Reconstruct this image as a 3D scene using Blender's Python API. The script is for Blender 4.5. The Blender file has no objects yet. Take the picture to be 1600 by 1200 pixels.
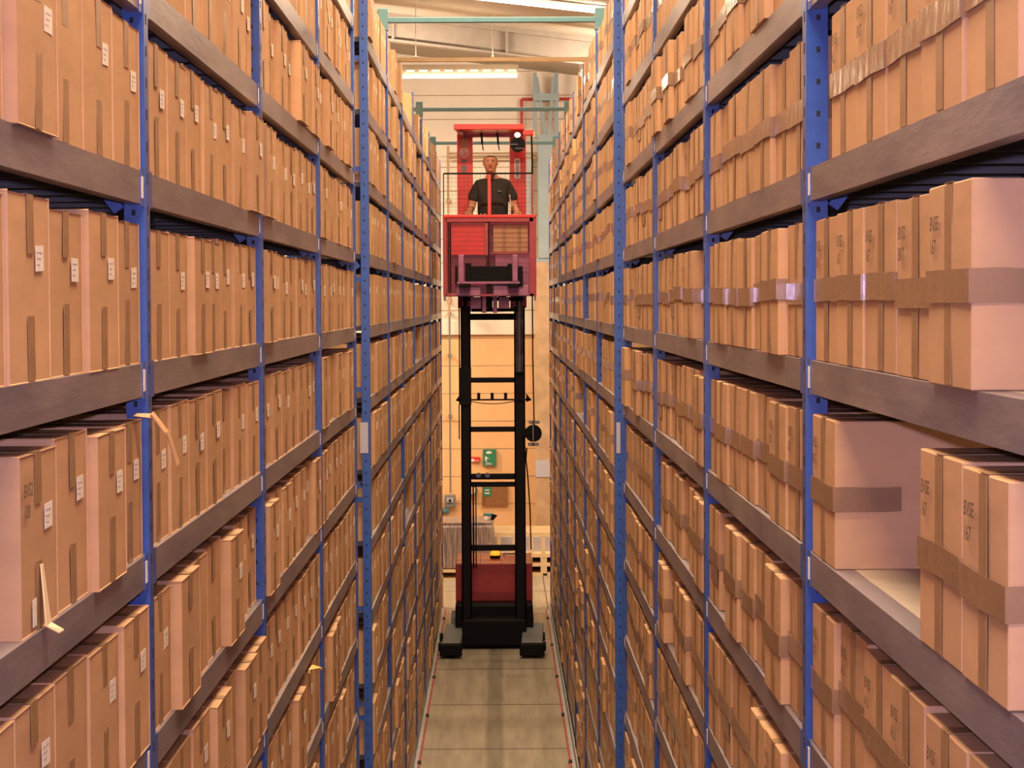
import bpy, bmesh, math, random
from mathutils import Vector, Matrix
random.seed(7)
C = bpy.context.scene.collection
sc = bpy.context.scene
PI = math.pi

# ------------------------------------------------------------------ camera
F = 3400.0; HC = 3.9
yc = Vector(((778-800)/F, (600-473)/F, -1)).normalized()
zc = Vector((-0.005, 1, 0)); zc = (zc - yc*zc.dot(yc)).normalized()
xc = yc.cross(zc)
R = Matrix(((xc.x, xc.y, xc.z), (yc.x, yc.y, yc.z), (zc.x, zc.y, zc.z)))   # camera -> world
cam = bpy.data.cameras.new('camera'); co = bpy.data.objects.new('camera', cam); C.objects.link(co)
cam.sensor_width = 36; cam.lens = F/1600*36; cam.clip_start = 0.05; cam.clip_end = 200
co.matrix_world = Matrix.Translation((0, 0, HC)) @ R.to_4x4()
sc.camera = co
def at(px, py, d):
    v = R @ Vector(((px-800)/F, (600-py)/F, -1)); v *= d/v.y
    return Vector((v.x, v.y, v.z+HC))
def proj(p):
    v = R.transposed() @ (Vector(p)-Vector((0, 0, HC)))
    if v.z > -0.1: return None
    return (800+F*v.x/-v.z, 600-F*v.y/-v.z)

sc.view_settings.view_transform = 'Standard'; sc.view_settings.look = 'None'
sc.view_settings.gamma = 1; sc.view_settings.use_curve_mapping = False
sc.view_settings.exposure = 0.42
sc.cycles.use_denoising = True
sc.cycles.max_bounces = 7; sc.cycles.diffuse_bounces = 5; sc.cycles.glossy_bounces = 3
sc.cycles.caustics_reflective = False; sc.cycles.caustics_refractive = False
w = bpy.data.worlds.new('world'); sc.world = w; w.use_nodes = True
w.node_tree.nodes['Background'].inputs[0].default_value = (0.9, 0.6, 0.4, 1)
w.node_tree.nodes['Background'].inputs[1].default_value = 0.05

# ------------------------------------------------------------------ materials
def mat(name, col, rough=0.7, metal=0.0, var=0.0, scale=8, spec=0.5, emit=None, estr=0, bump=0, bscale=60, rnd=0.0, dirt=None, stretch=(1,1,1), alpha=1):
    m = bpy.data.materials.new(name); m.use_nodes = True
    nt = m.node_tree; b = nt.nodes['Principled BSDF']
    b.inputs['Base Color'].default_value = (*col, 1); b.inputs['Roughness'].default_value = rough
    b.inputs['Metallic'].default_value = metal; b.inputs['Specular IOR Level'].default_value = spec
    b.inputs['Alpha'].default_value = alpha
    if emit: b.inputs['Emission Color'].default_value = (*emit, 1); b.inputs['Emission Strength'].default_value = estr
    tc = nt.nodes.new('ShaderNodeTexCoord'); mp = nt.nodes.new('ShaderNodeMapping')
    mp.inputs['Scale'].default_value = stretch
    nt.links.new(tc.outputs['Object'], mp.inputs[0])
    last = None
    if var or dirt:
        n = nt.nodes.new('ShaderNodeTexNoise'); n.inputs['Scale'].default_value = scale; n.inputs['Detail'].default_value = 5
        nt.links.new(mp.outputs[0], n.inputs['Vector'])
        cr = nt.nodes.new('ShaderNodeValToRGB')
        d = dirt or tuple(c*(1-var) for c in col)
        cr.color_ramp.elements[0].color = (*d, 1); cr.color_ramp.elements[0].position = .3
        cr.color_ramp.elements[1].color = (*[min(1, c*(1+var*.6)) for c in col], 1); cr.color_ramp.elements[1].position = .7
        nt.links.new(n.outputs['Fac'], cr.inputs[0]); last = cr.outputs[0]
    if rnd:
        oi = nt.nodes.new('ShaderNodeObjectInfo'); hs = nt.nodes.new('ShaderNodeHueSaturation')
        mr = nt.nodes.new('ShaderNodeMapRange'); mr.inputs[3].default_value = 1-rnd; mr.inputs[4].default_value = 1+rnd
        nt.links.new(oi.outputs['Random'], mr.inputs[0]); nt.links.new(mr.outputs[0], hs.inputs['Value'])
        if last: nt.links.new(last, hs.inputs['Color'])
        else: hs.inputs['Color'].default_value = (*col, 1)
        last = hs.outputs[0]
    if last: nt.links.new(last, b.inputs['Base Color'])
    if bump:
        n2 = nt.nodes.new('ShaderNodeTexNoise'); n2.inputs['Scale'].default_value = bscale; n2.inputs['Detail'].default_value = 3
        nt.links.new(mp.outputs[0], n2.inputs['Vector'])
        bp = nt.nodes.new('ShaderNodeBump'); bp.inputs['Strength'].default_value = bump; bp.inputs['Distance'].default_value = .01
        nt.links.new(n2.outputs['Fac'], bp.inputs['Height']); nt.links.new(bp.outputs[0], b.inputs['Normal'])
    return m
M = {}
M['card'] = mat('cardboard', (0.56, 0.325, 0.17), .75, var=.13, scale=3.5, spec=.25, bump=.07, bscale=10, rnd=.07, stretch=(1, 1, 3))
M['tape_dull'] = mat('brown_tape', (0.33, 0.19, 0.09), .38, spec=.4, var=.15, scale=20)
M['tape_gloss'] = mat('glossy_tape', (0.29, 0.165, 0.09), .2, spec=.7, bump=.24, bscale=15, var=.12, scale=12)
M['paper'] = mat('paper', (0.80, 0.72, 0.62), .8, var=.12, scale=90)
M['ink'] = mat('ink', (0.12, 0.07, 0.05), .6)
M['blue'] = mat('blue_paint', (0.022, 0.08, 0.34), .32, spec=.6, var=.15, scale=30)
M['beam'] = mat('galvanised_beam', (0.28, 0.235, 0.245), .38, metal=.35, var=.22, scale=6, bump=.10, bscale=25, dirt=(0.17, 0.145, 0.19), stretch=(1, .35, 2))
M['deck'] = mat('shelf_deck', (0.50, 0.40, 0.31), .6, metal=.1, var=.08)
M['under'] = mat('deck_underside_shade', (0.060, 0.055, 0.058), .5)  # near-black tone paints the shadow below the decks into the steel
M['roof_steel'] = mat('tan_roof_steel', (0.22, 0.18, 0.14), .6, var=.1)
M['joint'] = mat('joint_filler', (0.13, 0.085, 0.06), .8)
M['room_wall'] = mat('upper_cladding', (0.82, 0.72, 0.60), .8, var=.05, scale=2)
M['lowwall'] = mat('peach_block_wall', (0.86, 0.50, 0.24), .8, var=.06, scale=2)
M['ceil'] = mat('roof_sheet', (0.38, 0.33, 0.26), .8, var=.06, scale=2)
M['grey_steel'] = mat('grey_blue_steel', (0.40, 0.42, 0.40), .55, var=.12, scale=6)
M['column'] = mat('column_paint', (0.27, 0.34, 0.36), .6, var=.08, scale=4)
M['tan'] = mat('tan_board', (0.46, 0.30, 0.17), .75, var=.2, scale=5)
M['teal'] = mat('teal_paint', (0.07, 0.17, 0.19), .45, var=.1, scale=20)
M['red'] = mat('red_paint', (0.78, 0.035, 0.025), .38, spec=.5, var=.1, scale=10)
M['darkred'] = mat('dark_red_paint', (0.36, 0.03, 0.03), .3, var=.15, scale=10)
M['mauve'] = mat('mauve_grey_steel', (0.34, 0.12, 0.21), .4, metal=.3, var=.2, scale=12)
M['black'] = mat('black_paint', (0.005, 0.004, 0.005), .55, spec=.12)
M['mast'] = mat('mast_steel', (0.008, 0.006, 0.008), .5, spec=.12)
M['cyl'] = mat('steel_cylinder', (0.16, 0.15, 0.20), .25, metal=.7)
M['rubber'] = mat('rubber', (0.006, 0.005, 0.005), .7, spec=.2)
M['cream'] = mat('cream_pallet', (0.78, 0.58, 0.34), .7, var=.08)
M['dark'] = mat('dark_slot', (0.015, 0.014, 0.016), .8)
M['brown'] = mat('cork_board', (0.30, 0.13, 0.05), .85, var=.2, scale=20)
M['green'] = mat('green_sign', (0.03, 0.22, 0.12), .5)
M['signred'] = mat('red_sign', (0.7, 0.03, 0.04), .5)
M['white'] = mat('white_plastic', (0.78, 0.74, 0.70), .5)
M['grey'] = mat('grey_plastic', (0.18, 0.19, 0.19), .55)
M['lightgrey'] = mat('light_grey_plate', (0.42, 0.40, 0.46), .5)
M['wrap'] = mat('stretch_wrapped_goods', (0.34, 0.25, 0.22), .3, spec=.7, var=.45, scale=5, dirt=(0.10, 0.07, 0.07), stretch=(6, 6, .6), bump=.5, bscale=10)
M['tube'] = mat('lit_tube', (1, 1, 1), .5, emit=(1, .86, .68), estr=14)
M['louvre_glow'] = mat('lit_louvre', (1, .9, .6), .5, emit=(1, .82, .40), estr=1.4)
M['louvre'] = mat('lamp_reflector', (0.42, 0.34, 0.24), .5)
M['amber'] = mat('amber_lamp', (1, .3, .02), .3, emit=(1, .30, .015), estr=1.1)
M['lamp_on'] = mat('lamp_lens', (1, 1, .9), .3, emit=(1, .85, .5), estr=6)
M['orange_lens'] = mat('orange_lens', (0.9, .25, .02), .3, emit=(1, .3, .02), estr=.6)
M['skin'] = mat('skin', (0.68, 0.30, 0.17), .5, var=.06, scale=20)
M['hair'] = mat('short_hair', (0.28, 0.14, 0.08), .8, var=.3, scale=60)
M['lips'] = mat('lips', (0.42, 0.12, 0.09), .5)
M['shirt'] = mat('dark_polo_shirt', (0.040, 0.030, 0.026), .85, var=.3, scale=8)
M['trouser'] = mat('dark_trousers', (0.03, 0.03, 0.04), .85)
M['eye'] = mat('eye', (0.05, 0.03, 0.02), .3)
M['pinkrail'] = mat('red_painted_edge', (0.45, 0.07, 0.06), .55, var=.3, scale=6)
M['yellow'] = mat('yellow_plastic_strap', (0.85, 0.62, 0.18), .4)
M['redpipe'] = mat('red_pipe', (0.5, 0.04, 0.05), .5)

# floor: concrete with saw joints and darker wheel tracks and centre strip
def floor_mat():
    m = bpy.data.materials.new('concrete_floor'); m.use_nodes = True
    nt = m.node_tree; b = nt.nodes['Principled BSDF']; b.inputs['Roughness'].default_value = .5
    tc = nt.nodes.new('ShaderNodeTexCoord'); n = nt.nodes.new('ShaderNodeTexNoise'); n.inputs['Scale'].default_value = 2.2; n.inputs['Detail'].default_value = 6
    mp = nt.nodes.new('ShaderNodeMapping'); mp.inputs['Scale'].default_value = (5, .5, 1)
    nt.links.new(tc.outputs['Object'], mp.inputs[0]); nt.links.new(mp.outputs[0], n.inputs['Vector'])
    cr = nt.nodes.new('ShaderNodeValToRGB'); cr.color_ramp.elements[0].color = (.29, .245, .18, 1); cr.color_ramp.elements[1].color = (.40, .34, .25, 1)
    cr.color_ramp.elements[0].position = .35; cr.color_ramp.elements[1].position = .65
    nt.links.new(n.outputs['Fac'], cr.inputs[0])
    sx = nt.nodes.new('ShaderNodeSeparateXYZ'); nt.links.new(tc.outputs['Object'], sx.inputs[0])
    # darker centre strip between dirty drive tracks: soft bands at given x
    prev = cr.outputs[0]
    for x0, wd, k in ((-.045, .10, .62), (.42, .07, .84), (-.50, .07, .88)):
        s = nt.nodes.new('ShaderNodeMath'); s.operation = 'SUBTRACT'; s.inputs[1].default_value = x0; nt.links.new(sx.outputs[0], s.inputs[0])
        a = nt.nodes.new('ShaderNodeMath'); a.operation = 'ABSOLUTE'; nt.links.new(s.outputs[0], a.inputs[0])
        mr = nt.nodes.new('ShaderNodeMapRange'); mr.inputs[1].default_value = wd*.5; mr.inputs[2].default_value = wd; mr.inputs[3].default_value = k; mr.inputs[4].default_value = 1
        mr.interpolation_type = 'SMOOTHSTEP'; nt.links.new(a.outputs[0], mr.inputs[0])
        mx = nt.nodes.new('ShaderNodeVectorMath'); mx.operation = 'SCALE'; nt.links.new(prev, mx.inputs[0]); nt.links.new(mr.outputs[0], mx.inputs['Scale']); prev = mx.outputs[0]
    nt.links.new(prev, b.inputs['Base Color'])
    return m
M['floor'] = floor_mat()

# ------------------------------------------------------------------ mesh builder
class MB:
    def __init__(s): s.v = []; s.f = []; s.m = []; s.mats = []
    def mi(s, m):
        if m not in s.mats: s.mats.append(m)
        return s.mats.index(m)
    def box(s, x0, x1, y0, y1, z0, z1, m=None):
        if x0 > x1: x0, x1 = x1, x0
        if y0 > y1: y0, y1 = y1, y0
        if z0 > z1: z0, z1 = z1, z0
        i = len(s.v)
        s.v += [(x0,y0,z0),(x1,y0,z0),(x1,y1,z0),(x0,y1,z0),(x0,y0,z1),(x1,y0,z1),(x1,y1,z1),(x0,y1,z1)]
        fs = [(0,3,2,1),(4,5,6,7),(0,1,5,4),(1,2,6,5),(2,3,7,6),(3,0,4,7)]
        s.f += [tuple(i+k for k in f) for f in fs]; s.m += [s.mi(m)]*6 if m else [0]*6
        return s
    def prism(s, pts, vec, m=None):
        pts = [Vector(p) for p in pts]; n = len(pts); i = len(s.v); vec = Vector(vec)
        s.v += [tuple(p) for p in pts] + [tuple(p+vec) for p in pts]
        s.f += [tuple(i+k for k in range(n))[::-1], tuple(i+n+k for k in range(n))]
        s.f += [(i+k, i+(k+1) % n, i+n+(k+1) % n, i+n+k) for k in range(n)]
        s.m += ([s.mi(m)] if m else [0])*(n+2); return s
    def cyl(s, p, q, r, n=10, r2=None, m=None):
        p = Vector(p); q = Vector(q); d = (q-p).normalized()
        a = d.orthogonal().normalized(); b = d.cross(a); r2 = r if r2 is None else r2
        i = len(s.v)
        for c, rr in ((p, r), (q, r2)):
            for k in range(n):
                t = 2*PI*k/n; s.v.append(tuple(c+a*math.cos(t)*rr+b*math.sin(t)*rr))
        s.f += [tuple(i+k for k in range(n))[::-1], tuple(i+n+k for k in range(n))]
        s.f += [(i+k, i+(k+1) % n, i+n+(k+1) % n, i+n+k) for k in range(n)]
        s.m += ([s.mi(m)] if m else [0])*(n+2); return s
    def bar(s, p, q, wd, th, m=None):
        """rectangular bar from p to q"""
        p = Vector(p); q = Vector(q); d = (q-p).normalized()
        up = Vector((0,0,1)) if abs(d.z) < .9 else Vector((0,1,0))
        a = d.cross(up).normalized()*wd/2; b = a.cross(d).normalized()*th/2
        return s.prism([p-a-b, p+a-b, p+a+b, p-a+b], q-p, m)
    def tube(s, pts, r, n=8, m=None):
        for p, q in zip(pts, pts[1:]): s.cyl(p, q, r, n, m=m)
        return s
    def ell(s, c, rx, ry, rz, nu=12, nv=8, m=None, zmin=-1):
        i = len(s.v); k0 = s.mi(m) if m else 0
        rows = []
        for j in range(nv+1):
            ph = -PI/2+PI*j/nv
            z = max(math.sin(ph), zmin)
            rows.append([len(s.v)+k for k in range(nu)])
            for k in range(nu):
                t = 2*PI*k/nu; cr = math.cos(ph)
                s.v.append((c[0]+rx*cr*math.cos(t), c[1]+ry*cr*math.sin(t), c[2]+rz*z))
        for a, b in zip(rows, rows[1:]):
            for k in range(nu):
                s.f.append((a[k], a[(k+1) % nu], b[(k+1) % nu], b[k])); s.m.append(k0)
        return s
    def mesh(s, name, mt=None):
        me = bpy.data.meshes.new(name); me.from_pydata(s.v, [], s.f)
        if s.mats and not mt:
            for m in s.mats: me.materials.append(M[m])
            me.polygons.foreach_set('material_index', s.m)
        else: me.materials.append(M[mt])
        me.update(); return me
    def build(s, name, mt=None, parent=None, smooth=False, bevel=0):
        me = s.mesh(name, mt)
        if smooth: me.polygons.foreach_set('use_smooth', [True]*len(me.polygons))
        o = bpy.data.objects.new(name, me); C.objects.link(o)
        if parent:
            o.parent = parent
            pm = Matrix.Translation(parent.location) if parent.parent is None else Matrix.Identity(4)
            if parent.type == 'EMPTY': o.matrix_parent_inverse = Matrix.Translation(-parent.location)
        if bevel:
            b = o.modifiers.new('bevel', 'BEVEL'); b.width = bevel; b.segments = 2; b.limit_method = 'ANGLE'
        return o
def tag(o, label=None, cat=None, group=None, kind=None):
    if label: o['label'] = label
    if cat: o['category'] = cat
    if group: o['group'] = group
    if kind: o['kind'] = kind
    return o
def empty(name, loc, label, cat, group=None):
    o = bpy.data.objects.new(name, None); C.objects.link(o); o.location = loc; o.empty_display_size = .2
    return tag(o, label, cat, group)
def struct(o): o['kind'] = 'structure'; return o

# ------------------------------------------------------------------ room shell
YW = 33.0
struct(MB().box(-9, 9, -4, YW, -.12, 0).build('floor', 'floor'))
jt = MB()
for y in (16.8, 18.9, 21.0, 23.05, 25.1, 27.2, 29.3, 31.4): jt.box(-9, 9, y-.012, y+.012, .0002, .0012)
for x in (.62,): jt.box(x-.008, x+.008, 26, YW, .0002, .0012)
struct(jt.build('trim_1', 'joint')); 
# back wall: peach blockwork below, pale cladding above
lw = MB().box(-9, 9, YW, YW+.2, 0, 3.62); struct(lw.build('wall_back', 'lowwall'))
ux = MB().box(-9, 9, YW-.04, YW+.2, 3.62, 9.2); struct(ux.build('wall_back_upper', 'room_wall'))
lr = MB()
for k in range(14): z = 3.78+.36*k; lr.box(-9, 9, YW-.046, YW-.04, z, z+.012)
struct(lr.build('trim_2', 'tan'))
lb = MB()
for k in range(1, 9): lb.box(-9, 9, YW-.003, YW, .42*k, .42*k+.012)
struct(lb.build('trim_3', 'tan'))
struct(MB().box(-9, 9, YW-.07, YW-.04, 3.42, 3.62).build('trim_4', 'room_wall'))
struct(MB().box(-9.2, -9, -4, YW+.2, 0, 9.2).build('wall_left', 'room_wall'))
struct(MB().box(9, 9.2, -4, YW+.2, 0, 9.2).build('wall_right', 'room_wall'))
struct(MB().box(-9.2, 9.2, -4.2, -4, 0, 9.2).build('wall_front', 'room_wall'))
# pitched roof sheet falling to the right
def roof_z(x): return 7.47-.125*x
rf = MB().prism([(-9.2, -4.2, roof_z(-9.2)), (9.2, -4.2, roof_z(9.2)), (9.2, -4.2, roof_z(9.2)+.15), (-9.2, -4.2, roof_z(-9.2)+.15)], (0, 37.4, 0))
struct(rf.build('ceiling', 'ceil'))
def rafter(y, name='steel_rafter'):
    r = empty(name, (0, y, roof_z(0)-.4), 'grey steel I-section rafter crossing above the aisle under the roof', 'roof beam')
    def sl(z0, z1, y0, y1):
        return MB().prism([(-8.9, y0, roof_z(-8.9)+z0), (8.9, y0, roof_z(8.9)+z0), (8.9, y0, roof_z(8.9)+z1), (-8.9, y0, roof_z(-8.9)+z1)], (0, y1-y0, 0))
    sl(-.06, -.001, y-.08, y+.08).build('flange', 'roof_steel', r)
    sl(-.36, -.33, y-.08, y+.08).build('flange', 'roof_steel', r)
    sl(-.33, -.06, y-.006, y+.006).build('web', 'roof_steel', r)
    for x in (-3.2, -1.35, .12, 1.6): MB().box(x-.006, x+.03, y-.07, y+.07, roof_z(x)-.335, roof_z(x)-.055).build('stiffener', 'roof_steel', r)
    return r
rafter(28.3)
# column on the right by the back wall, with boarded lower casing and a lattice head
cx = at(852, 473, 32.5).x
col = empty('steel_column', (cx, 32.6, 0), 'grey-blue steel column beside back wall at right end of the aisle', 'column')
MB().box(cx-.10, cx+.20, 32.45, 32.75, 4.55, 6.4).build('column_shaft', 'column', col)
MB().box(cx-.16, cx+.08, 32.36, 32.44, 1.55, 4.5).build('boarding', 'tan', col)
MB().box(cx-.16, cx+.08, 32.36, 32.44, .05, 1.3).build('boarding', 'tan', col)
MB().box(cx-.16, cx+.08, 32.35, 32.44, 1.3, 1.55).build('pale_panel', 'lightgrey', col)
MB().box(cx-.15, cx+.2, 32.45, 32.75, 0, 4.56).build('column_base', 'column', col)
for dx, dx2 in ((-.14, -.14), (.18, .18)): MB().box(cx+dx-.03, cx+dx+.03, 32.5, 32.6, 6.35, 7.32).build('head_post', 'column', col)
MB().bar((cx-.12, 32.55, 7.25), (cx+.14, 32.55, 5.6), .06, .06).build('brace', 'column', col)
MB().bar((cx+.14, 32.5, 7.25), (cx+.02, 32.5, 5.9), .05, .05).build('brace', 'column', col)
MB().box(cx-.17, cx+.22, 32.45, 32.7, 6.9, 7.0).build('cross_plate', 'column', col)
MB().box(cx-.30, cx-.20, 32.7, 32.85, 4.6, 6.15).build('rear_post', 'grey_steel', col)

# red sprinkler pipe on the wall
p1 = at(815, 235, 32.8); p2 = at(815, 155, 32.8); p3 = at(940, 155, 32.8)
tag(MB().tube([(p1.x, 32.8, p1.z), (p2.x, 32.8, p2.z), (p3.x, 32.8, p2.z)], .022).build('red_pipe', 'redpipe'), 'thin red pipe turning a corner high on the pale back wall', 'pipe')
# conduit and boxes on the wall
a = at(702, 462, 32.8); b = at(704, 775, 32.8)
cd = empty('wall_conduit', (a.x, 32.85, b.z), 'thin grey vertical conduit running down the peach wall to a switch box', 'conduit')
MB().cyl((a.x, 32.85, b.z+.04), (a.x, 32.85, a.z), .014).build('tube', 'grey', cd)
for py in (462, 490, 555, 650): c = at(702, py, 32.9); MB().box(a.x-.025, a.x+.025, 32.83, 33.0, c.z-.02, c.z+.02).build('clip', 'grey', cd)
c = at(702, 470, 32.9); MB().cyl((a.x, 32.8, c.z), (a.x, 32.9, c.z), .04).build('junction_box', 'grey', cd)
c = at(703, 782, 32.8); e = empty('switch_box', (c.x, 32.9, c.z), 'grey electrical switch box at the foot of the wall conduit', 'switch box')
MB().box(c.x-.085, c.x+.085, 32.82, 32.95, c.z-.10, c.z+.08).build('housing', 'grey', e, bevel=.01)
MB().box(c.x-.05, c.x+.05, 32.80, 32.82, c.z-.03, c.z+.04).build('cover', 'lightgrey', e)
MB().cyl((c.x, 32.77, c.z), (c.x, 32.80, c.z), .02).build('knob', 'black', e)
c = at(695, 799, 32.8); tag(MB().box(c.x-.09, c.x+.07, 32.8, 33.0, c.z-.04, c.z+.04).box(c.x-.05, c.x+.03, 32.77, 32.8, c.z-.02, c.z+.02).build('cable_tidy', 'teal', bevel=.008), 'small teal-grey unit on the wall below the switch box', 'wall unit')
for k, (py, dz) in enumerate(((240, 0), (247, 0))):
    c0 = at(700, py, 32.7); c1 = at(842, py, 32.7)
    tag(MB().cyl((c0.x, 32.7, c0.z), (c1.x, 32.7, c0.z), .016).build('wall_rail', 'tan'), ('upper' if k == 0 else 'lower')+' of two thin horizontal rails on the pale wall behind the driver', 'rail', 'thin rails on the pale wall')
c0 = at(700, 228, 32.5); c1 = at(700, 335, 32.5)
tag(MB().cyl((c0.x, 32.5, 3.7), (c0.x, 32.5, c0.z), .018).box(c0.x-.03, c0.x+.03, 32.48, 33, 3.9, 3.95).box(c0.x-.03, c0.x+.03, 32.48, 33, 5.4, 5.45).build('vertical_pipe', 'tan'), 'thin vertical pipe on pale wall left of the red truck cab', 'pipe')

# fire exit sign: green with white arrow and figure
def flat(name, pts, y, z0, x0, sc_, mt, parent):
    return MB().prism([(x0+px*sc_, y, z0+pz*sc_) for px, pz in pts], (0, .002, 0)).build(name, mt, parent)
c = at(765, 716, 32.8); e = empty('fire_exit_sign', (c.x, 32.95, c.z), 'green and white emergency exit sign on the peach wall seen through the mast', 'sign')
MB().box(c.x-.10, c.x+.10, 32.94, 33.0, c.z-.125, c.z+.12).build('board', 'green', e)
MB().ell((c.x-.01, 32.935, c.z+.075), .045, .004, .022).build('oval_mark', 'white', e)
flat('arrow', [(-.7, -.25), (-.7, .35), (-.05, -.05), (-.45, -.1), (-.45, -.7)], 32.937, c.z-.01, c.x, .1, 'white', e)
flat('lower_panel', [(-.7, -1.1), (.4, -1.1), (.2, -.8), (-.5, -.75)], 32.937, c.z, c.x, .1, 'lightgrey', e)
c = at(743, 719, 32.8); e = empty('red_notice', (c.x, 32.95, c.z), 'small red and white notice left of the green exit sign', 'sign')
MB().box(c.x-.07, c.x+.068, 32.95, 33.0, c.z-.035, c.z+.035).build('board', 'signred', e)
MB().box(c.x-.068, c.x-.02, 32.948, 32.95, c.z-.033, c.z+.01).box(c.x-.01, c.x+.05, 32.948, 32.95, c.z-.022, c.z-.014).build('white_text_line', 'white', e)
c = at(774, 776, 32.8); e = empty('notice_board', (c.x, 32.95, c.z), 'brown cork notice board on the peach wall behind the mast', 'notice board')
MB().box(c.x-.20, c.x+.19, 32.95, 33.0, c.z-.15, c.z+.16).build('cork', 'brown', e)
MB().box(c.x-.185, c.x-.06, 32.945, 32.95, c.z-.01, c.z+.13).build('green_notice', 'green', e)
MB().box(c.x-.16, c.x-.09, 32.942, 32.945, c.z+.03, c.z+.05).box(c.x-.16, c.x-.09, 32.942, 32.945, c.z+.08, c.z+.095).build('white_text_line', 'white', e)
c = at(737, 770, 32.5)
e = empty('wall_clock', (c.x, 32.9, c.z), 'round dark-rimmed dial on the wall left of the notice board', 'dial')
MB().cyl((c.x, 32.86, c.z), (c.x, 33.0, c.z), .085, 20).build('rim', 'grey', e)
MB().cyl((c.x, 32.85, c.z+.01), (c.x, 32.86, c.z+.01), .06, 20).build('face', 'cream', e)

# ------------------------------------------------------------------ racking
AL, AR = .745, .655
L1 = 2.256; Y0 = 2.05*L1
UP1 = [Y0+(k-2)*L1 for k in range(1, 6)]            # near block uprights
Y2 = 12.23; L2 = 2.22
UP2 = [Y2+k*L2 for k in range(8)]
LEV = [.121+.406*i for i in range(14)]
BH = .07; UW = .055; DEP = .46; TOPZ = 5.72
def ups(s, a, y, top=TOPZ):
    X = lambda d: s*(a+d)
    f = MB()
    f.box(X(0), X(.003), y, y+UW, 0, top); f.box(X(.003), X(.046), y, y+.003, 0, top); f.box(X(.003), X(.046), y+UW-.003, y+UW, 0, top)
    f.box(X(.043), X(.046), y+.003, y+.018, 0, top); f.box(X(.043), X(.046), y+UW-.018, y+UW-.003, 0, top)
    f.box(X(-.004), X(.075), y-.01, y+UW+.01, 0, .006)
    return f
def upright_holes(s, a, y, top=TOPZ):
    m = MB(); z = .1
    while z < top-.05:
        m.box(s*(a-.0006), s*a, y+UW/2-.005, y+UW/2+.005, z, z+.022); m.box(s*(a+.022), s*(a+.03), y-.0006, y, z, z+.012)
        z += .0676
    return m
def rear(s, a, y, top=TOPZ):
    X = lambda d: s*(a+d)
    return MB().box(X(DEP-.003), X(DEP), y, y+UW, 0, top).box(X(DEP-.055), X(DEP-.003), y, y+.003, 0, top).box(X(DEP-.055), X(DEP-.003), y+UW-.003, y+UW, 0, top)
def bracing(s, a, y, top=TOPZ):
    out = []; z = .3; k = 0
    while z < top:
        out.append(MB().box(s*(a+.047), s*(a+DEP-.055), y+.018, y+.036, z, z+.028))
        if k % 2 == 0 and z+.8 < top: out.append(MB().bar((s*(a+.06), y+.027, z+.08), (s*(a+DEP-.06), y+.027, z+.55), .018, .025))
        z += .62; k += 1
    return out
deck_cache = {}
def rack(name, s, a, ups_y, label, tall=()):
    root = empty(name, (s*(a+DEP/2), (ups_y[0]+ups_y[-1])/2, 0), label, 'shelving rack')
    for k, y in enumerate(ups_y):
        top = 5.80 if k in tall else TOPZ
        u = ups(s, a, y, top).build('upright', 'blue', root)
        h = upright_holes(s, a, y, top).build('punched_slots', 'dark', u); h['kind'] = 'stuff'
        rear(s, a, y, top).build('rear_upright', 'blue', root)
        for q in bracing(s, a, y, top): q.build('brace', 'blue', root)
    for k in range(len(ups_y)-1):
        y0, y1 = ups_y[k]+UW, ups_y[k+1]
        for i, z in enumerate(LEV):
            X = lambda d: s*(a+d)
            m = MB(); sg = 10; sag = random.uniform(.001, .005)
            # open C-section beam, slightly bowed
            m.box(X(.004), X(.008), y0, y1, z-BH, z); m.box(X(.008), X(.048), y0, y1, z-.003, z); m.box(X(.008), X(.035), y0, y1, z-BH, z-BH+.003)
            b = m.build('beam', 'beam', root)
            MB().box(X(.002), X(.004), y0, y0+.045, z-BH-.004, z+.004).build('end_bracket', 'blue', b)
            MB().box(X(.002), X(.004), y1-.045, y1, z-BH-.004, z+.004).build('end_bracket', 'blue', b)
            if ups_y is UP1: MB().box(X(.0008), X(.002), y1-.043, y1-.020, z-.058, z-.012).build('shelf_label', 'paper', b)
            key = (s, round(a, 3), round(y0, 3))
            d = MB(); n = 7; wv = (y1-y0)/n
            for j in range(n):
                ya, yb = y0+j*wv+.001, y0+(j+1)*wv-.001
                d.box(X(.048), X(DEP), ya, yb, z-.002, z, 'deck')
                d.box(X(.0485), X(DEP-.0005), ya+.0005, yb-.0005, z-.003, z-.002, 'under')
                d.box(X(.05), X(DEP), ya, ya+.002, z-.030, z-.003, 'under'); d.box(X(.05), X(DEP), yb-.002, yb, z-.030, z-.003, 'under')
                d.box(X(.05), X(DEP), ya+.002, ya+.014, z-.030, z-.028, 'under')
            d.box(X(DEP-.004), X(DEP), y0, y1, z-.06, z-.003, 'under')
            d.build('shelf_deck', None, root)
    return root
AL2 = .722
rkLN = rack('storage_rack', -1, AL, UP1, 'tall blue and grey shelving rack, left of the aisle, nearest the camera')
rkRN = rack('storage_rack', 1, AR, UP1, 'tall blue and grey shelving rack, right of the aisle, nearest the camera')
rkLF = rack('storage_rack', -1, AL2, UP2, 'tall shelving rack, left of the aisle, beyond the narrow gap', tall=(1, 4, 6))
rkRF = rack('storage_rack', 1, AR, UP2, 'tall shelving rack, right of the aisle, beyond the narrow gap', tall=(1, 4, 6))
for o in (rkLN, rkRN, rkLF, rkRF): o['group'] = 'storage racks either side of the aisle'
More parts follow.
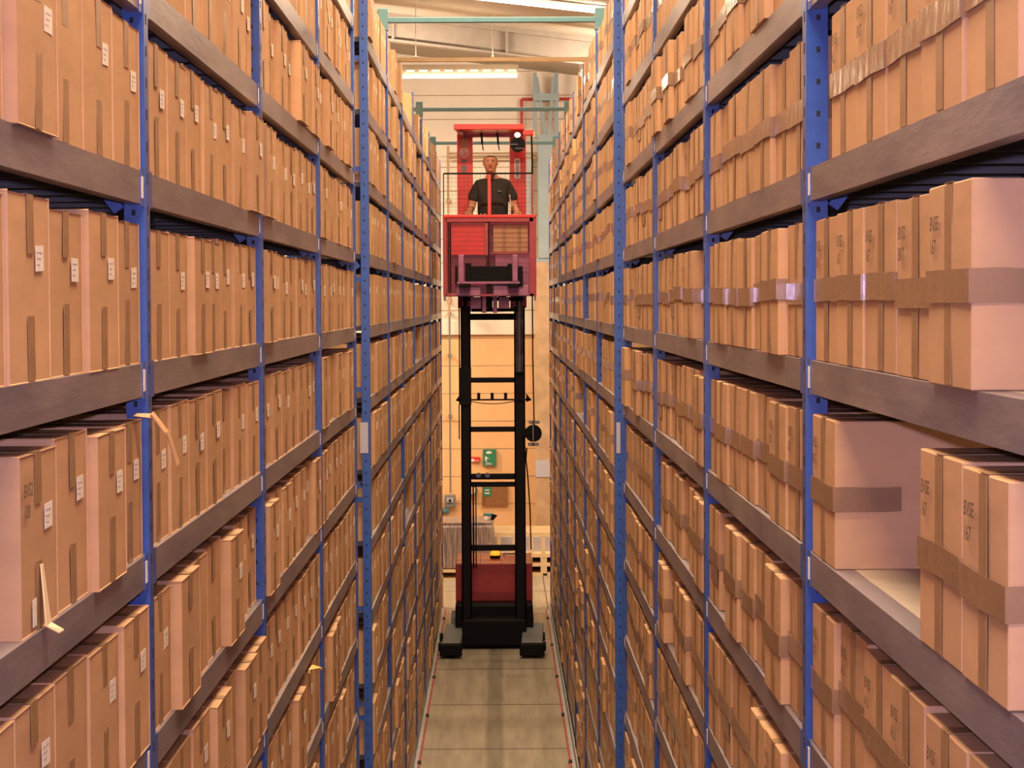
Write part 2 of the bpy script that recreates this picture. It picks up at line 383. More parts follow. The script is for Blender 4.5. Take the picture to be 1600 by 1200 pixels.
# location plates on the first post past the gap
for s, a, rk, px in ((-1, AL2, rkLF, 565), (1, AR, rkRF, 970)):
    z0 = at(px, 708, Y2).z; z1 = at(px, 660, Y2).z
    if s < 0: MB().box(s*(a+.012), s*(a+.058), Y2-.004, Y2-.001, z0, z1).build('location_plate', 'lightgrey', rk)
    else: MB().box(s*(a+.008), s*(a+.03), Y2-.004, Y2-.001, z0, z1).build('location_plate', 'lightgrey', rk)

# tie beams across the aisle
for n, wh in ((1, 'nearest'), (4, 'middle'), (6, 'farthest')):
    y = UP2[n]+.03; z = 5.77
    t = empty('aisle_tie_beam', (-.05, y, z), wh+' teal tie beam spanning the aisle above the racks', 'tie beam', 'teal tie beams over the aisle')
    MB().box(-AL2-.25, AR+.25, y-.018, y+.018, z-.018, z+.018).build('tube', 'teal', t, bevel=.004)
    for s, a in ((-1, AL2), (1, AR)):
        MB().box(s*(a-.005), s*(a+.062), y-.032, y+.032, z-.07, z+.075).build('post_cap', 'teal', t, bevel=.004)
        MB().cyl((s*(a+.02), y-.045, z-.085), (s*(a+.02), y-.03, z-.085), .010, 8).cyl((s*(a+.045), y-.045, z-.085), (s*(a+.045), y-.03, z-.085), .010, 8).build('bolt', 'white', t)

# guide rails on the floor
for s, a, sd in ((-1, AL, 'left'), (1, AR, 'right')):
    g = empty('guide_rail', (s*a, 20, 0), 'floor-mounted steel guide rail with red edge along the '+sd+' rack', 'guide rail', 'guide rails along the aisle floor')
    MB().box(s*(a-.012), s*(a-.02), 2, 27.5, .0, .10).box(s*(a-.012), s*(a-.05), 2, 27.5, 0, .008).build('steel_angle', 'grey_steel', g)
    MB().box(s*(a-.052), s*(a-.068), 2, 27.5, 0.001, .012).build('red_edge', 'pinkrail', g)
    for k in range(12):
        y = 3.6+2.1*k
        MB().box(s*(a-.045), s*(a-.075), y-.05, y+.05, .001, .02).build('joint_plate', 'dark', g)

# ------------------------------------------------------------------ boxes
def box_mesh(s, W, D, H, seed, simple=False):
    """cardboard carton; front face at x=0 towards the aisle, body into the rack (direction s)"""
    rd = random.Random(seed)
    bm = bmesh.new()
    bmesh.ops.create_cube(bm, size=1)
    for v in bm.verts: v.co = Vector(((v.co.x+.5)*D*s, (v.co.y+.5)*W, (v.co.z+.5)*H))
    bmesh.ops.bevel(bm, geom=bm.edges[:], offset=.0018, segments=1, affect='EDGES')
    bmesh.ops.subdivide_edges(bm, edges=[e for e in bm.edges if e.calc_length() > .1], cuts=3, use_grid_fill=True)
    A = [rd.uniform(-.004, .005) for _ in range(6)]
    for v in bm.verts:
        x, y, z = v.co.x*s/D, v.co.y/W, v.co.z/H
        bul = lambda p, q: 16*p*(1-p)*q*(1-q)
        if x < .01: v.co.x -= s*(A[0]*.5*bul(y, z))
        if y < .01: v.co.y += A[2]*.3*bul(x, z)
        if y > .99: v.co.y += A[3]*.3*bul(x, z)
        if z > .99: v.co.z += -abs(A[4])*.9*bul(x, y) + rd.uniform(-.0012, .0006)
    bmesh.ops.recalc_face_normals(bm, faces=bm.faces)
    me = bpy.data.meshes.new('cardboard_box'); bm.to_mesh(me); bm.free()
    me.materials.append(M['card'])
    return me
def wavy_strip(s, pts_front, n, off=.0007):
    return None
def vtape(s, W, D, H, seed, full):
    """tape over the flap seam: down the front from the top, along the top, and up from the bottom"""
    rd = random.Random(seed); m = MB(); t = .0008; yc_ = W/2+rd.uniform(-.012, .012); hw = .024
    o = .0022
    if full:
        m.box(-s*o, -s*(o-t), yc_-hw, yc_+hw, .004, H-.002)
        m.box(-s*o, s*D, yc_-hw, yc_+hw, H+.0008, H+.0016)
        return m, None
    else:
        tl = rd.uniform(.065, .10); bl = rd.uniform(.10, .135); sk = rd.uniform(-.004, .004)
        m2 = MB()
        for z0, z1, k in ((H-tl, H, 1), (0.002, bl, -1)):
            zz0, zz1 = (z0, z1)
            (m if k > 0 else m2).prism([(-s*o, yc_-hw+sk, zz0), (-s*o, yc_+hw+sk, zz0), (-s*o, yc_+hw, zz1), (-s*o, yc_-hw, zz1)], (s*t, 0, 0))
    m.box(-s*o, s*D, yc_-hw, yc_+hw, H+.0008, H+.0016)
    return m, m2
def htape(s, W, D, H, seed):
    """band of parcel tape right round the carton at mid height, a little crooked"""
    rd = random.Random(seed); m = MB(); o = .0045; t = .001
    zc_ = H*.50+rd.uniform(-.012, .012); d1 = rd.uniform(-.0035, .0035); h = .024
    n = 5; zs = [zc_+d1*math.sin(k*1.3+seed)*.6 for k in range(n+1)]
    for k in range(n):
        ya, yb = W*k/n-(.001 if k == 0 else 0), W*(k+1)/n+(.001 if k == n-1 else 0)
        m.prism([(-s*o, ya, zs[k]-h), (-s*o, yb, zs[k+1]-h), (-s*o, yb, zs[k+1]+h), (-s*o, ya, zs[k]+h)], (s*t, 0, 0))
    e = rd.uniform(.13, D*.95)
    n = 4; 
    for k in range(n):
        xa, xb = -o+(e+o)*k/n, -o+(e+o)*(k+1)/n
        z1 = zs[0]+rd.uniform(-.002, .002)
        if k == 0: za = zs[0]
        m.prism([(s*xa, -.0035, za-h), (s*xb, -.0035, z1-h), (s*xb, -.0035, z1+h), (s*xa, -.0035, za+h)], (0, .001, 0)); za = z1
    if rd.random() < .18:   # a second short patch
        zq = zc_-.055; m.box(-s*(o-.0005), -s*(o-.0015), .02, W*.7, zq-h, zq+h)
    return m
def label_mesh(s, W, H, seed):
    rd = random.Random(seed); y = W/2+.035+rd.uniform(0, .012); z = H-.06-rd.uniform(0, .035)
    m = MB(); o = .0026; k = rd.uniform(-.003, .003)
    m.prism([(-s*o, y, z-.042), (-s*o, y+.062, z-.042+k), (-s*o, y+.062, z+k), (-s*o, y, z)], (s*.0005, 0, 0), 'paper')
    for j in range(3): m.box(-s*(o+.0002), -s*o, y+.008, y+.05-j*.01, z-.012-j*.01, z-.0095-j*.01, 'lightgrey')
    return m
def writing(s, txts, W, H):
    out = []
    return out
text_cache = {}
def handwriting(parent, s, W, H, l1, l2, near_y=None):
    key = (l1, l2)
    if key not in text_cache:
        cu = bpy.data.curves.new('handwriting', 'FONT'); cu.body = l1+'\n'+l2; cu.size = .030; cu.space_line = 1.15; cu.shear = .15; cu.offset = .0004
        tmp = bpy.data.objects.new('tmp', cu); C.objects.link(tmp)
        dg = bpy.context.evaluated_depsgraph_get(); me = bpy.data.meshes.new_from_object(tmp.evaluated_get(dg))
        bpy.data.objects.remove(tmp); me.materials.clear(); me.materials.append(M['ink']); me.name = 'handwriting'
        text_cache[key] = me
    o = bpy.data.objects.new('handwriting', text_cache[key]); C.objects.link(o); o.parent = parent
    if s > 0: mt = Matrix(((0, 0, -1, 0), (-1, 0, 0, 0), (0, 1, 0, 0), (0, 0, 0, 1)))
    else: mt = Matrix(((0, 0, 1, 0), (1, 0, 0, 0), (0, 1, 0, 0), (0, 0, 0, 1)))
    ys = (W-.028 if near_y is None else near_y) if s > 0 else (.012 if near_y is None else near_y)
    o.matrix_local = Matrix.Translation((-s*.0050, ys, H-.065)) @ mt
    return o

NV = 6
Ws = [.296, .300, .304, .308]
tmpl = {}
def template(s, W, v):
    k = (s, W, v)
    if k not in tmpl:
        H = (.290, .297, .293, .301, .295, .287)[v]; D = .385
        tmpl[k] = dict(H=H, D=D, body=box_mesh(s, W, D, H, hash((s, int(W*1000), v)) & 65535),
            **dict(zip(('vt', 'vb'), [q and q.mesh('seam_tape', 'tape_dull') for q in vtape(s, W, D, H, v*7+3, s > 0)])),
            ht=htape(s, W, D, H, v*5+int(W*1000)).mesh('tape_band', 'tape_gloss'),
            lb=label_mesh(s, W, H, v*11+1).mesh('paper_label'))
    return tmpl[k]

slots = []   # every box: side, a, block, bay, level, idx, y, W, variant, protrusion
NWORD = ['nearest', 'second', 'third', 'fourth', 'fifth', 'sixth', 'seventh']
ORD = ['first', 'second', 'third', 'fourth', 'fifth', 'sixth', 'seventh', 'eighth', 'ninth', 'tenth']
def custom(s, i):
    """explicit near edges (y, W, protrusion) for the nearest bay, from far to near"""
    if s > 0 and i == 9: return [(4.275, .300, 0), (3.965, .304, .004), (3.655, .304, 0), (3.315, .304, .004), (2.99, .296, .018)]
    if s > 0 and i == 8: return [(4.277, .304, .006), (3.075, .304, .012), (2.785, .276, .014)]
    if s > 0 and i == 10: return [(4.06, .300, 0), (3.745, .304, .002), (3.43, .304, .0), (3.12, .300, .004), (2.80, .304, .0)]
    if s < 0 and i == 8: return [(4.315, .296, .0), (4.01, .300, .018), (3.71, .292, .0), (3.42, .284, .004)]
    if s < 0 and i == 9: return [(4.312, .296, .0), (3.99, .308, .010), (3.675, .304, .0), (3.35, .308, .006), (3.03, .308, .002), (2.72, .304, .0)]
    return None
EMPT = {(-1, 2, 2, 13), (-1, 2, 3, 13), (-1, 2, 3, 12), (-1, 2, 2, 5), (-1, 2, 3, 8), (-1, 2, 4, 6), (1, 2, 2, 7)}
for s in (-1, 1):
    for blk, uy in ((1, UP1), (2, UP2)):
        a = AL if (s < 0 and blk == 1) else AL2 if s < 0 else AR
        for bay in range(len(uy)-1):
            y0, y1 = uy[bay]+UW+.012, uy[bay+1]-.01
            for i in range(14):
                cu = custom(s, i) if (blk == 1 and bay == 0) else None
                if cu:
                    for j, (y, W, pr) in enumerate(cu):
                        if W: slots.append(dict(s=s, a=a, blk=blk, bay=bay, i=i, j=j, y=y, W=W, v=random.randrange(NV), pr=pr, rot=0))
                    continue
                wid = [random.choice(Ws) for _ in range(7)]
                free = (y1-y0)-sum(wid)
                gaps = [random.uniform(.3, 1) for _ in range(8)]; gs = sum(gaps); gaps = [g*free/gs for g in gaps]
                y = y1
                for j in range(7):
                    y -= gaps[j]+wid[j]
                    pr = random.choice([-.004, .0, .002, .001, .003, -.002, .004, .006]) if random.random() < .74 else random.choice([.012, .018, .024, -.012])
                    if random.random() < (.0 if blk == 1 else .035) or ((s, blk, bay, i) in EMPT and j in (1, 2, 3, 4, 5)): continue
                    slots.append(dict(s=s, a=a, blk=blk, bay=bay, i=i, j=j, y=y, W=wid[j], v=random.randrange(NV), pr=pr, rot=random.uniform(-.004, .004)))
# picture area of each box, to choose which are individual objects
def area(b):
    s, a = b['s'], b['a']; x = s*(a-b['pr']); z0 = LEV[b['i']]; z1 = z0+.3
    ps = [proj(p) for p in ((x, b['y'], z0), (x, b['y']+b['W'], z0), (x, b['y'], z1), (x, b['y']+b['W'], z1), (s*(a+.38), b['y'], z0), (s*(a+.38), b['y'], z1))]
    if any(p is None for p in ps): return 0
    xs = [p[0] for p in ps[:4]]; w_ = min(max(xs), 1600)-max(min(xs), 0)
    if w_ <= 0: return 0
    za = sorted([ps[0][1], ps[2][1]]); h = min(za[1], 1200)-max(za[0], 0)
    return w_*h if h > 8 and w_ > 0 else 0
for b in slots: b['area'] = area(b)
slots.sort(key=lambda b: -b['area'])
NIND = 300
ind = [b for b in slots[:NIND] if b['area'] > 0]; rest = slots[len(ind):]
def shelf_word(i):
    if i == 9: return 'shelf at eye level'
    if i > 9: return ORD[i-10]+' shelf above eye level'
    return ORD[8-i]+' shelf below eye level'
used_l = {}
for b in ind:
    s, a, W = b['s'], b['a'], b['W']
    tp = template(s, W, b['v'])
    o = bpy.data.objects.new('cardboard_box', tp['body']); C.objects.link(o)
    o.location = (s*(a+.014-b['pr']), b['y'], LEV[b['i']]+.0006); o.rotation_euler.z = b['rot']
    near = b['blk'] == 1 and b['bay'] == 0
    hw = None
    kids = [('vt', 'seam_tape')]
    if s > 0: kids.append(('ht', 'tape_band'))
    else: kids.append(('vb', 'seam_tape'))
    if s < 0 and random.random() < .82: kids.append(('lb', 'paper_label'))
    for k, nm in kids:
        c = bpy.data.objects.new(nm, tp[k]); C.objects.link(c); c.parent = o
    has = ''
    if s > 0 and (near or random.random() < .25):
        l1, l2 = random.choice([('BVSE', 'BK1'), ('BV52', 'BK7'), ('BVSE', '167'), ('BV55', 'AL1')])
        handwriting(o, s, W, tp['H'], l1, l2); has = 'handwriting'
    if s < 0 and near and b['i'] == 8 and b['j'] == 3: handwriting(o, s, W, tp['H'], 'BV52', '108'); has = 'handwriting'
    look = 'labelled' if any(k == 'lb' for k, _ in kids) else 'handwritten' if has else 'taped' if s > 0 else 'plain'
    side = 'left' if s < 0 else 'right'
    bay = NWORD[b['bay']] if b['blk'] == 1 else 'gap-side' if b['bay'] == 0 else 'far'
    sh = shelf_word(b['i'])
    n_same = sorted([q['y'] for q in slots if (q['s'], q['blk'], q['bay'], q['i']) == (s, b['blk'], b['bay'], b['i'])], reverse=True)
    pos = ORD[n_same.index(b['y'])]
    lab = f"{look} box, {side} rack {bay} bay, {sh}, {pos} from far end"
    tag(o, lab, 'box', f'cardboard boxes on the {side} rack')
    b['o'] = o
# everything smaller: one stuff object
st = MB()
for b in rest:
    if b['blk'] == 1 and b['area'] == 0 and False: continue
    s, a, W = b['s'], b['a'], b['W']; H = (.290, .297, .293, .301, .295, .287)[b['v']]
    x = a+.014-b['pr']; y = b['y']; z = LEV[b['i']]+.0006
    m1 = ('card', 'card_b', 'card_c')[b['v'] % 3]
    st.box(s*x, s*(x+.385), y, y+W, z, z+H, m1)
    if b['area'] > 0:
        if s < 0:
            st.box(s*(x-.0008), s*x, y+W/2-.024, y+W/2+.024, z+H-.08, z+H, 'tape_dull'); st.box(s*(x-.0008), s*x, y+W/2-.024, y+W/2+.024, z, z+.12, 'tape_dull')
            if b['v'] != 2: st.box(s*(x-.001), s*x, y+W/2+.035, y+W/2+.097, z+H-.11, z+H-.07, 'paper')
        else:
            q = (b['v']-2.5)*.008; st.box(s*(x-.001), s*x, y, y+W, z+H/2-.025+q, z+H/2+.025+q, 'tape_gloss'); st.box(s*(x-.0008), s*x, y+W/2-.024, y+W/2+.024, z, z+H, 'tape_dull')
            st.box(s*(x-.001), s*(x+.15), y-.001, y, z+H/2-.025+q, z+H/2+.025+q, 'tape_gloss')
M['card_b'] = mat('cardboard_warm', (0.58, 0.33, 0.16), .75, var=.12, scale=3.5, spec=.25)
M['card_c'] = mat('cardboard_dull', (0.51, 0.30, 0.155), .75, var=.12, scale=3.5, spec=.25)
tag(st.build('cardboard_boxes'), 'taped brown cardboard boxes packed along the farther shelves on both sides of the aisle', 'boxes', kind='stuff')

# loose flap and dangling tape on the near left boxes
def find(s, bay, i, j, blk=1):
    for b in ind:
        if (b['s'], b['blk'], b['bay'], b['i'], b['j']) == (s, blk, bay, i, j): return b.get('o')
def child(o, name, mb, mt):
    me = mb.mesh(name, mt); c = bpy.data.objects.new(name, me); C.objects.link(c); c.parent = o; return c
o = find(-1, 0, 8, 0)
if o:   # torn tongue of cardboard hanging out past the upright
    m = MB(); pts = [(.0, .20, .298), (.03, .235, .30), (.055, .28, .26), (.07, .33, .19)]
    for (x0, y_0, z0), (x1, y_1, z1) in zip(pts, pts[1:]):
        m.prism([(x0, y_0, z0), (x0, y_0+.035, z0+.004), (x1, y_1+.03, z1), (x1, y_1, z1-.008)], (.0025, 0, .001))
    child(o, 'torn_flap', m, 'card')
o = find(-1, 0, 8, 3)
if o:
    m = MB().prism([(.003, .135, .105), (.003, .15, .105), (.012, .165, .006), (.012, .130, .004)], (.002, .002, 0)).prism([(.012, .130, .004), (.012, .165, .006), (.032, .180, -.010), (.028, .160, -.012)], (0, 0, .002))
    child(o, 'loose_tape_end', m, 'cream')
    child(o, 'lower_label', MB().prism([(.0028, .075, .01), (.0028, .105, .01), (.0028, .105, .055), (.0028, .075, .055)], (.0004, 0, 0)), 'paper')
# yellow strap caught on the left beam
c = at(480, 1046, 8.55)
tag(MB().prism([(-AL+.004, c.y-.16, c.z+.012), (-AL+.004, c.y+.0, c.z+.004), (-AL+.03, c.y+.1, c.z-.02), (-AL+.03, c.y+.1, c.z-.01), (-AL+.004, c.y, c.z+.018), (-AL+.004, c.y-.16, c.z+.026)], (.006, 0, 0)).build('plastic_strap', 'yellow'), 'short yellow plastic strip sticking out over a left rack beam low down', 'strap')

# ------------------------------------------------------------------ lamps
def batten(name, x0, x1, y, z0, z1, label, louvre=True, grp='fluorescent battens over the aisle'):
    """tube light running across the aisle"""
    t = empty(name, ((x0+x1)/2, y, (z0+z1)/2), label, 'light', grp)
    def sl(dz0, dz1, y0, y1, nm, mt, xa=x0, xb=x1):
        k = (z1-z0)/(x1-x0); za, zb = z0+(xa-x0)*k, z0+(xb-x0)*k
        return MB().prism([(xa, y0, za+dz0), (xb, y0, zb+dz0), (xb, y0, zb+dz1), (xa, y0, za+dz1)], (0, y1-y0, 0)).build(nm, mt, t)
    if louvre:
        sl(.03, .15, y-.02, y+.10, 'reflector', 'louvre')
        n = 10; wv = (x1-x0)/n
        for k in range(n): sl(.065, .085, y-.024, y-.02, 'lit_slot', 'louvre_glow', x0+wv*k+.03, x0+wv*(k+1)-.03)
    else: sl(.03, .07, y-.03, y+.03, 'housing', 'white')
    k = (z1-z0)/(x1-x0)
    MB().cyl((x0+.02, y-.04, z0), (x1-.02, y-.04, z1), .018, 10).build('tube', 'tube', t)
    for xx, zz in ((x0, z0), (x1, z1)): MB().box(xx-.012, xx+.012, y-.06, y+.02, zz-.02, zz+.05).build('end_cap', 'white', t)
    return t
def alight(x, y, z, sx, sy, pw, col=(1, .74, .48), nm='tube_and_fill_light'):  # area source for the tubes and for added fill
    l = bpy.data.lights.new(nm, 'AREA'); l.shape = 'RECTANGLE'; l.size = sx; l.size_y = sy; l.energy = pw; l.color = col
    o = bpy.data.objects.new(nm, l); C.objects.link(o); o.location = (x, y, z); return o
zt = at(720, 120, 27.0).z
batten('batten_light', -1.3, at(810, 120, 27).x, 27.0, zt, zt, 'bright louvred tube light hanging across the aisle above the red truck')
batten('batten_light', at(905, 118, 27).x, 2.5, 27.0, zt, zt, 'end of a louvred tube light above the right rack top')
tk = MB().box(-2.5, 2.8, 26.98, 27.08, zt+.19, zt+.235)
e = empty('light_trunking', (0, 27.03, zt+.2), 'long cream trunking bar carrying the louvred tube lights', 'trunking')
tk.build('rail', 'cream', e)
for x in (-1.0, -.05, 1.3): MB().cyl((x, 27.03, zt+.235), (x, 27.03, roof_z(x)), .006, 6).build('hanger', 'white', e); MB().cyl((x, 27.03, zt+.235), (x, 27.03, zt+.28), .03, 8, .004).build('hook', 'cream', e)
pR = at(948, 15, 25.2); pL = at(790, -2, 25.2)
batten('batten_light', pL.x-.35, pR.x, 25.2, pL.z-.0, pR.z-.04, 'slanting bare tube light close under the roof at top of the view', louvre=False)
alight(-.5, 26.95, zt-.04, 1.5, .1, 60); alight(.6, 25.15, pR.z-.0, 1.3, .1, 60)
for k, y in enumerate((21.4, 17.6, 14.0, 10.4, 7.0, 3.6, .4)):  # unseen battens added to brighten the aisle and box fronts
    z = 7.0
    batten('batten_light', -.8, .7, y, z, z, 'added out-of-view tube light over the aisle above the '+('truck end', 'far racks', 'bays past the gap', 'gap end', 'middle bays', 'nearest bays', 'camera')[k], louvre=False)
    alight(-.05, y-.04, z-.03, 1.5, .12, 130)
for x in (-4.5, 4.5):  # unseen side battens added to brighten the back wall and hall
    for y in (30.0, 22.0, 10.0):
        batten('batten_light', x-.75, x+.75, y, 6.6, 6.6, f"added out-of-view tube light above the neighbouring {'left' if x < 0 else 'right'} aisle, {'by the back wall' if y > 25 else 'mid hall' if y > 15 else 'near end'}", louvre=False)
        alight(x, y-.04, 6.57, 1.5, .12, 340 if y > 25 else 100)
for x in (-1.6, 1.7):  # added wash lights aimed at the back wall, no fixture of their own
    o = alight(x, 27.12, zt+.02, 1.4, .1, 95, (1, .80, .62)); o.rotation_euler.x = math.radians(75)
for x, y, z in ((0, 21.4, 7.09), (-.6, 27.03, zt+.25), (1.8, 27.03, zt+.25), (-4.5, 22, 6.7), (4.5, 22, 6.62)):  # added upward fill lights that brighten the roof
    o = alight(x, y, z, 1.3, .1, 4); o.rotation_euler.x = PI
# the camera's own flash
fl = bpy.data.lights.new('camera_flash', 'POINT'); fl.energy = 270; fl.shadow_soft_size = .02; fl.color = (.66, .56, 1.0)
fo = bpy.data.objects.new('camera_flash', fl); C.objects.link(fo); fo.location = (-.03, .02, 3.97)


# ------------------------------------------------------------------ order picker truck
def XZ(px, py, d): p = at(px, py, d); return p.x, p.z
T = empty('order_picker_truck', (-.07, 24.9, 0), 'red and black man-up order picker truck with raised cab in the aisle', 'forklift truck')
def tb(name, mt, boxes, bevel=0, parent=None):
    m = MB()
    for b in boxes: m.box(*b)
    return m.build(name, mt, parent or T, bevel=bevel)
def pbox(px0, px1, py0, py1, d0, d1):
    """box whose near face fills the given picture rectangle at depth d0"""
    x0, z1 = XZ(px0, py0, d0); x1, z0 = XZ(px1, py1, d0); return (x0, x1, d0, d1, z0, z1)
# chassis
x0, _ = XZ(712, 900, 24.9); x1, _ = XZ(832, 900, 24.9)
x0 -= .0; zt_ = .91
tb('chassis_cover', 'darkred', [(x0, x1, 24.9, 25.95, .47, zt_)], bevel=.010)
tb('chassis_base', 'black', [(x0, x1, 24.62, 25.95, .05, .47), (x0+.08, x1-.08, 24.35, 24.62, .04, .34)], bevel=.02)
tb('cover_seam', 'black', [(x0-.001, x1+.001, 25.2, 25.21, .5, zt_+.001), (x0+.28, x0+.285, 24.9, 25.9, .90, zt_+.002), (x0+.52, x0+.525, 24.9, 25.9, .90, zt_+.002)])
tb('cover_handle', 'grey', [(x0+.55, x0+.75, 25.6, 25.63, zt_+.02, zt_+.035), (x0+.55, x0+.565, 25.6, 25.63, zt_, zt_+.03), (x0+.735, x0+.75, 25.6, 25.63, zt_, zt_+.03)])
# outriggers with wheels
for sgn, pa, pb in ((-1, 687, 722), (1, 812, 851)):
    xa, _ = XZ(pa, 1020, 23.75); xb, _ = XZ(pb, 1020, 23.75)
    leg = MB().prism([(xa+.02, 23.8, .05), (xa+.02, 23.8, .17), (xa+.05, 24.9, .22), (xa+.05, 24.9, .05)], (xb-xa-.04, 0, 0)).box(xa+.04 if sgn > 0 else xa+.1, xb-.1 if sgn > 0 else xb-.04, 24.9, 25.4, .05, .3).build('outrigger', 'grey', T, bevel=.012)
    MB().box(xa, xb, 23.70, 23.80, .03, .165).build('toe_block', 'black', leg, bevel=.012)
    for yy in (23.98, 24.32): MB().cyl((xa+.06, yy, .075), (xb-.06, yy, .075), .075, 20).build('load_wheel', 'rubber', leg)
    xo = xa if sgn < 0 else xb
    MB().cyl((xo-.02, 23.95, .10), (xo+.02, 23.95, .10), .05, 14).cyl((xo-.02, 24.5, .12), (xo+.02, 24.5, .12), .05, 14).build('guide_roller', 'rubber', leg)
tb('drive_wheel', 'rubber', [])if False else MB().cyl((-.12, 25.6, .13), (.0, 25.6, .13), .13, 24).build('drive_wheel', 'rubber', T)
# mast
dm = 24.5
for side, (pa, pb) in (('l', (720.5, 736)), ('r', (804, 821))):
    xa = XZ(pa, 700, dm)[0]; xb = XZ(pb, 700, dm)[0]
    m = MB().box(xa, xb, dm, dm+.012, .04, 3.86).box(xa, xa+.014, dm, dm+.16, .04, 3.86).box(xb-.014, xb, dm, dm+.16, .04, 3.86)
    m.build('mast_channel', 'mast', T)
    m = MB().box(xa+.03, xb-.03, dm+.03, dm+.14, .5, 4.3); m.build('inner_mast', 'mast', T)
xl = XZ(736, 700, dm)[0]; xr = XZ(804, 700, dm)[0]
for ya, yb in ((490, 500), (590, 598), (667, 675), (740.5, 749.5), (753.5, 761), (852, 861)):
    z1 = XZ(770, ya, dm)[1]; z0 = XZ(770, yb, dm)[1]
    tb('cross_member', 'mast', [(xl, xr, dm+.02, dm+.08, z0, z1)], bevel=.004)
# cable tray half way with three pegs
z = XZ(770, 624, dm)[1]
tr = tb('cable_tray', 'mast', [(XZ(712, 0, dm)[0], XZ(827, 0, dm)[0], dm-.03, dm-.005, z-.012, z+.006)])
for px in (748, 769, 790): x = XZ(px, 620, dm)[0]; MB().box(x-.018, x+.018, dm-.03, dm-.008, z+.006, z+.075).build('peg', 'mast', tr)
for px, q in ((720, -1), (822, 1)):
    x = XZ(px, 620, dm)[0]; MB().prism([(x, dm-.03, z+.07), (x+q*.06, dm-.03, z-.01), (x, dm-.03, z-.03)], (0, .03, 0)).build('cable_guide', 'mast', tr)
m = MB(); pts = [(xl+(xr-xl)*t, dm-.02, z-.02-.03*4*t*(1-t)) for t in [i/8 for i in range(9)]]
m.tube(pts, .005, 6).build('sagging_hose', 'rubber', tr)
x = XZ(717, 600, dm)[0]
tb('hose_bracket', 'mast', [(x, x+.14, dm-.025, dm+.0, XZ(0, 636, dm)[1], XZ(0, 578, dm)[1])])
for px in (717.5, 720.5): x = XZ(px, 500, dm)[0]; MB().cyl((x, dm-.015, XZ(0, 580, dm)[1]), (x, dm-.015, 4.0), .007, 6).build('hose', 'rubber', T)
x = XZ(718, 500, dm)[0]; MB().cyl((x-.01, dm-.01, XZ(0, 690, dm)[1]), (x-.01, dm-.01, XZ(0, 636, dm)[1]), .007, 6).build('hose', 'rubber', T)
# lift cylinders and chains
x = XZ(811, 500, dm)[0]; MB().cyl((x, dm-.045, XZ(0, 585, dm)[1]), (x, dm-.045, 3.98), .042, 18).build('lift_cylinder', 'cyl', T, smooth=False)
x = XZ(741, 800, dm)[0]; MB().cyl((x-.01, dm-.01, .9), (x-.01, dm-.01, XZ(0, 757, dm)[1]), .010, 8).cyl((x+.02, dm-.01, .9), (x+.02, dm-.01, XZ(0, 757, dm)[1]), .007, 8).build('lift_chain', 'mast', T)
x = XZ(806, 800, dm)[0]; MB().cyl((x, dm-.012, .9), (x, dm-.012, XZ(0, 757, dm)[1]), .009, 8).build('lift_chain', 'mast', T)
# mast pulleys with bluish rims
for px in (747.5, 761.5):
    x, z = XZ(px, 741, dm); MB().cyl((x, dm-.02, z-.01), (x, dm+.015, z-.01), .028, 18).build('pulley', 'cyl', T)
x, z = XZ(739, 768, dm)
# cable reel on the right
x, z = XZ(832, 677, 24.4)
rl = MB().cyl((x+.01, 24.36, z), (x+.01, 24.44, z), .095, 24).build('cable_reel', 'black', T)
MB().box(x-.04, x+.08, 24.34, 24.46, z+.11, z+.14).box(x-.05, x+.07, 24.34, 24.46, z-.14, z-.11).box(x+.0, x+.012, 24.34, 24.36, z-.14, z+.14).build('reel_bracket', 'grey', rl)
MB().box(x-.12, x-.0, 24.42, 24.5, z-.05, z+.05).build('reel_arm', 'black', rl)
p0 = XZ(832, 463, 24.3); p1 = XZ(835, 655, 24.3)
MB().tube([(p0[0], 24.4, 3.98), ((p0[0]+p1[0])/2-.006, 24.4, (p0[1]+p1[1])/2), (p1[0], 24.4, z+.05)], .008, 6).build('power_cable', 'rubber', T)
q = [XZ(a, b, 24.4) for a, b in ((823, 700), (822, 720), (825, 745), (829, 800), (831, 868))]
MB().tube([(a, 24.4+.15*k, b) for k, (a, b) in enumerate(q)], .008, 6).build('power_cable', 'rubber', T)
q = [XZ(a, b, 24.4) for a, b in ((820, 690), (821, 715), (819, 726))]
MB().tube([(a, 24.4, b) for a, b in q], .006, 6).build('power_cable', 'rubber', T)
# beacon on the chassis
x, z = XZ(773.5, 868, 25.4)
bc = MB().cyl((x, 25.4, zt_), (x, 25.4, zt_+.035), .06, 18).build('beacon', 'black', T)
MB().ell((x, 25.4, zt_+.035), (.058), .058, .072, 14, 10, zmin=0).build('amber_dome', 'amber', bc, smooth=True)

# ---- cab
dc = 23.9; db = 24.95
X0 = XZ(692, 400, dc)[0]; X1 = XZ(838, 400, dc)[0]; ZB = XZ(765, 463, dc)[1]; ZT = XZ(765, 336, dc)[1]
tb('platform_floor', 'black', [(XZ(733, 0, dc)[0], XZ(803, 0, dc)[0], dc+.30, db, 3.80, 3.84)], bevel=.005)
fr = tb('cab_frame', 'darkred', [
    (X0, X0+.045, dc, dc+.03, ZB, ZT), (X1-.075, X1, dc, dc+.03, ZB, ZT),
    (X0+.03, X1-.03, dc, dc+.03, ZB, ZB+.03), (X0+.03, X1-.03, dc, dc+.03, ZT-.075, ZT-.03)], bevel=.003)
tb('inner_post', 'black', [(XZ(698, 0, dc)[0], XZ(703, 0, dc)[0], dc+.01, dc+.05, ZB+.05, ZT-.08), (XZ(827, 0, dc)[0], XZ(832, 0, dc)[0], dc+.01, dc+.05, ZB+.06, ZT-.08)])
tb('top_rail', 'red', [(X0, X1, dc-.01, dc+.06, ZT-.03, ZT+.004)], bevel=.006)
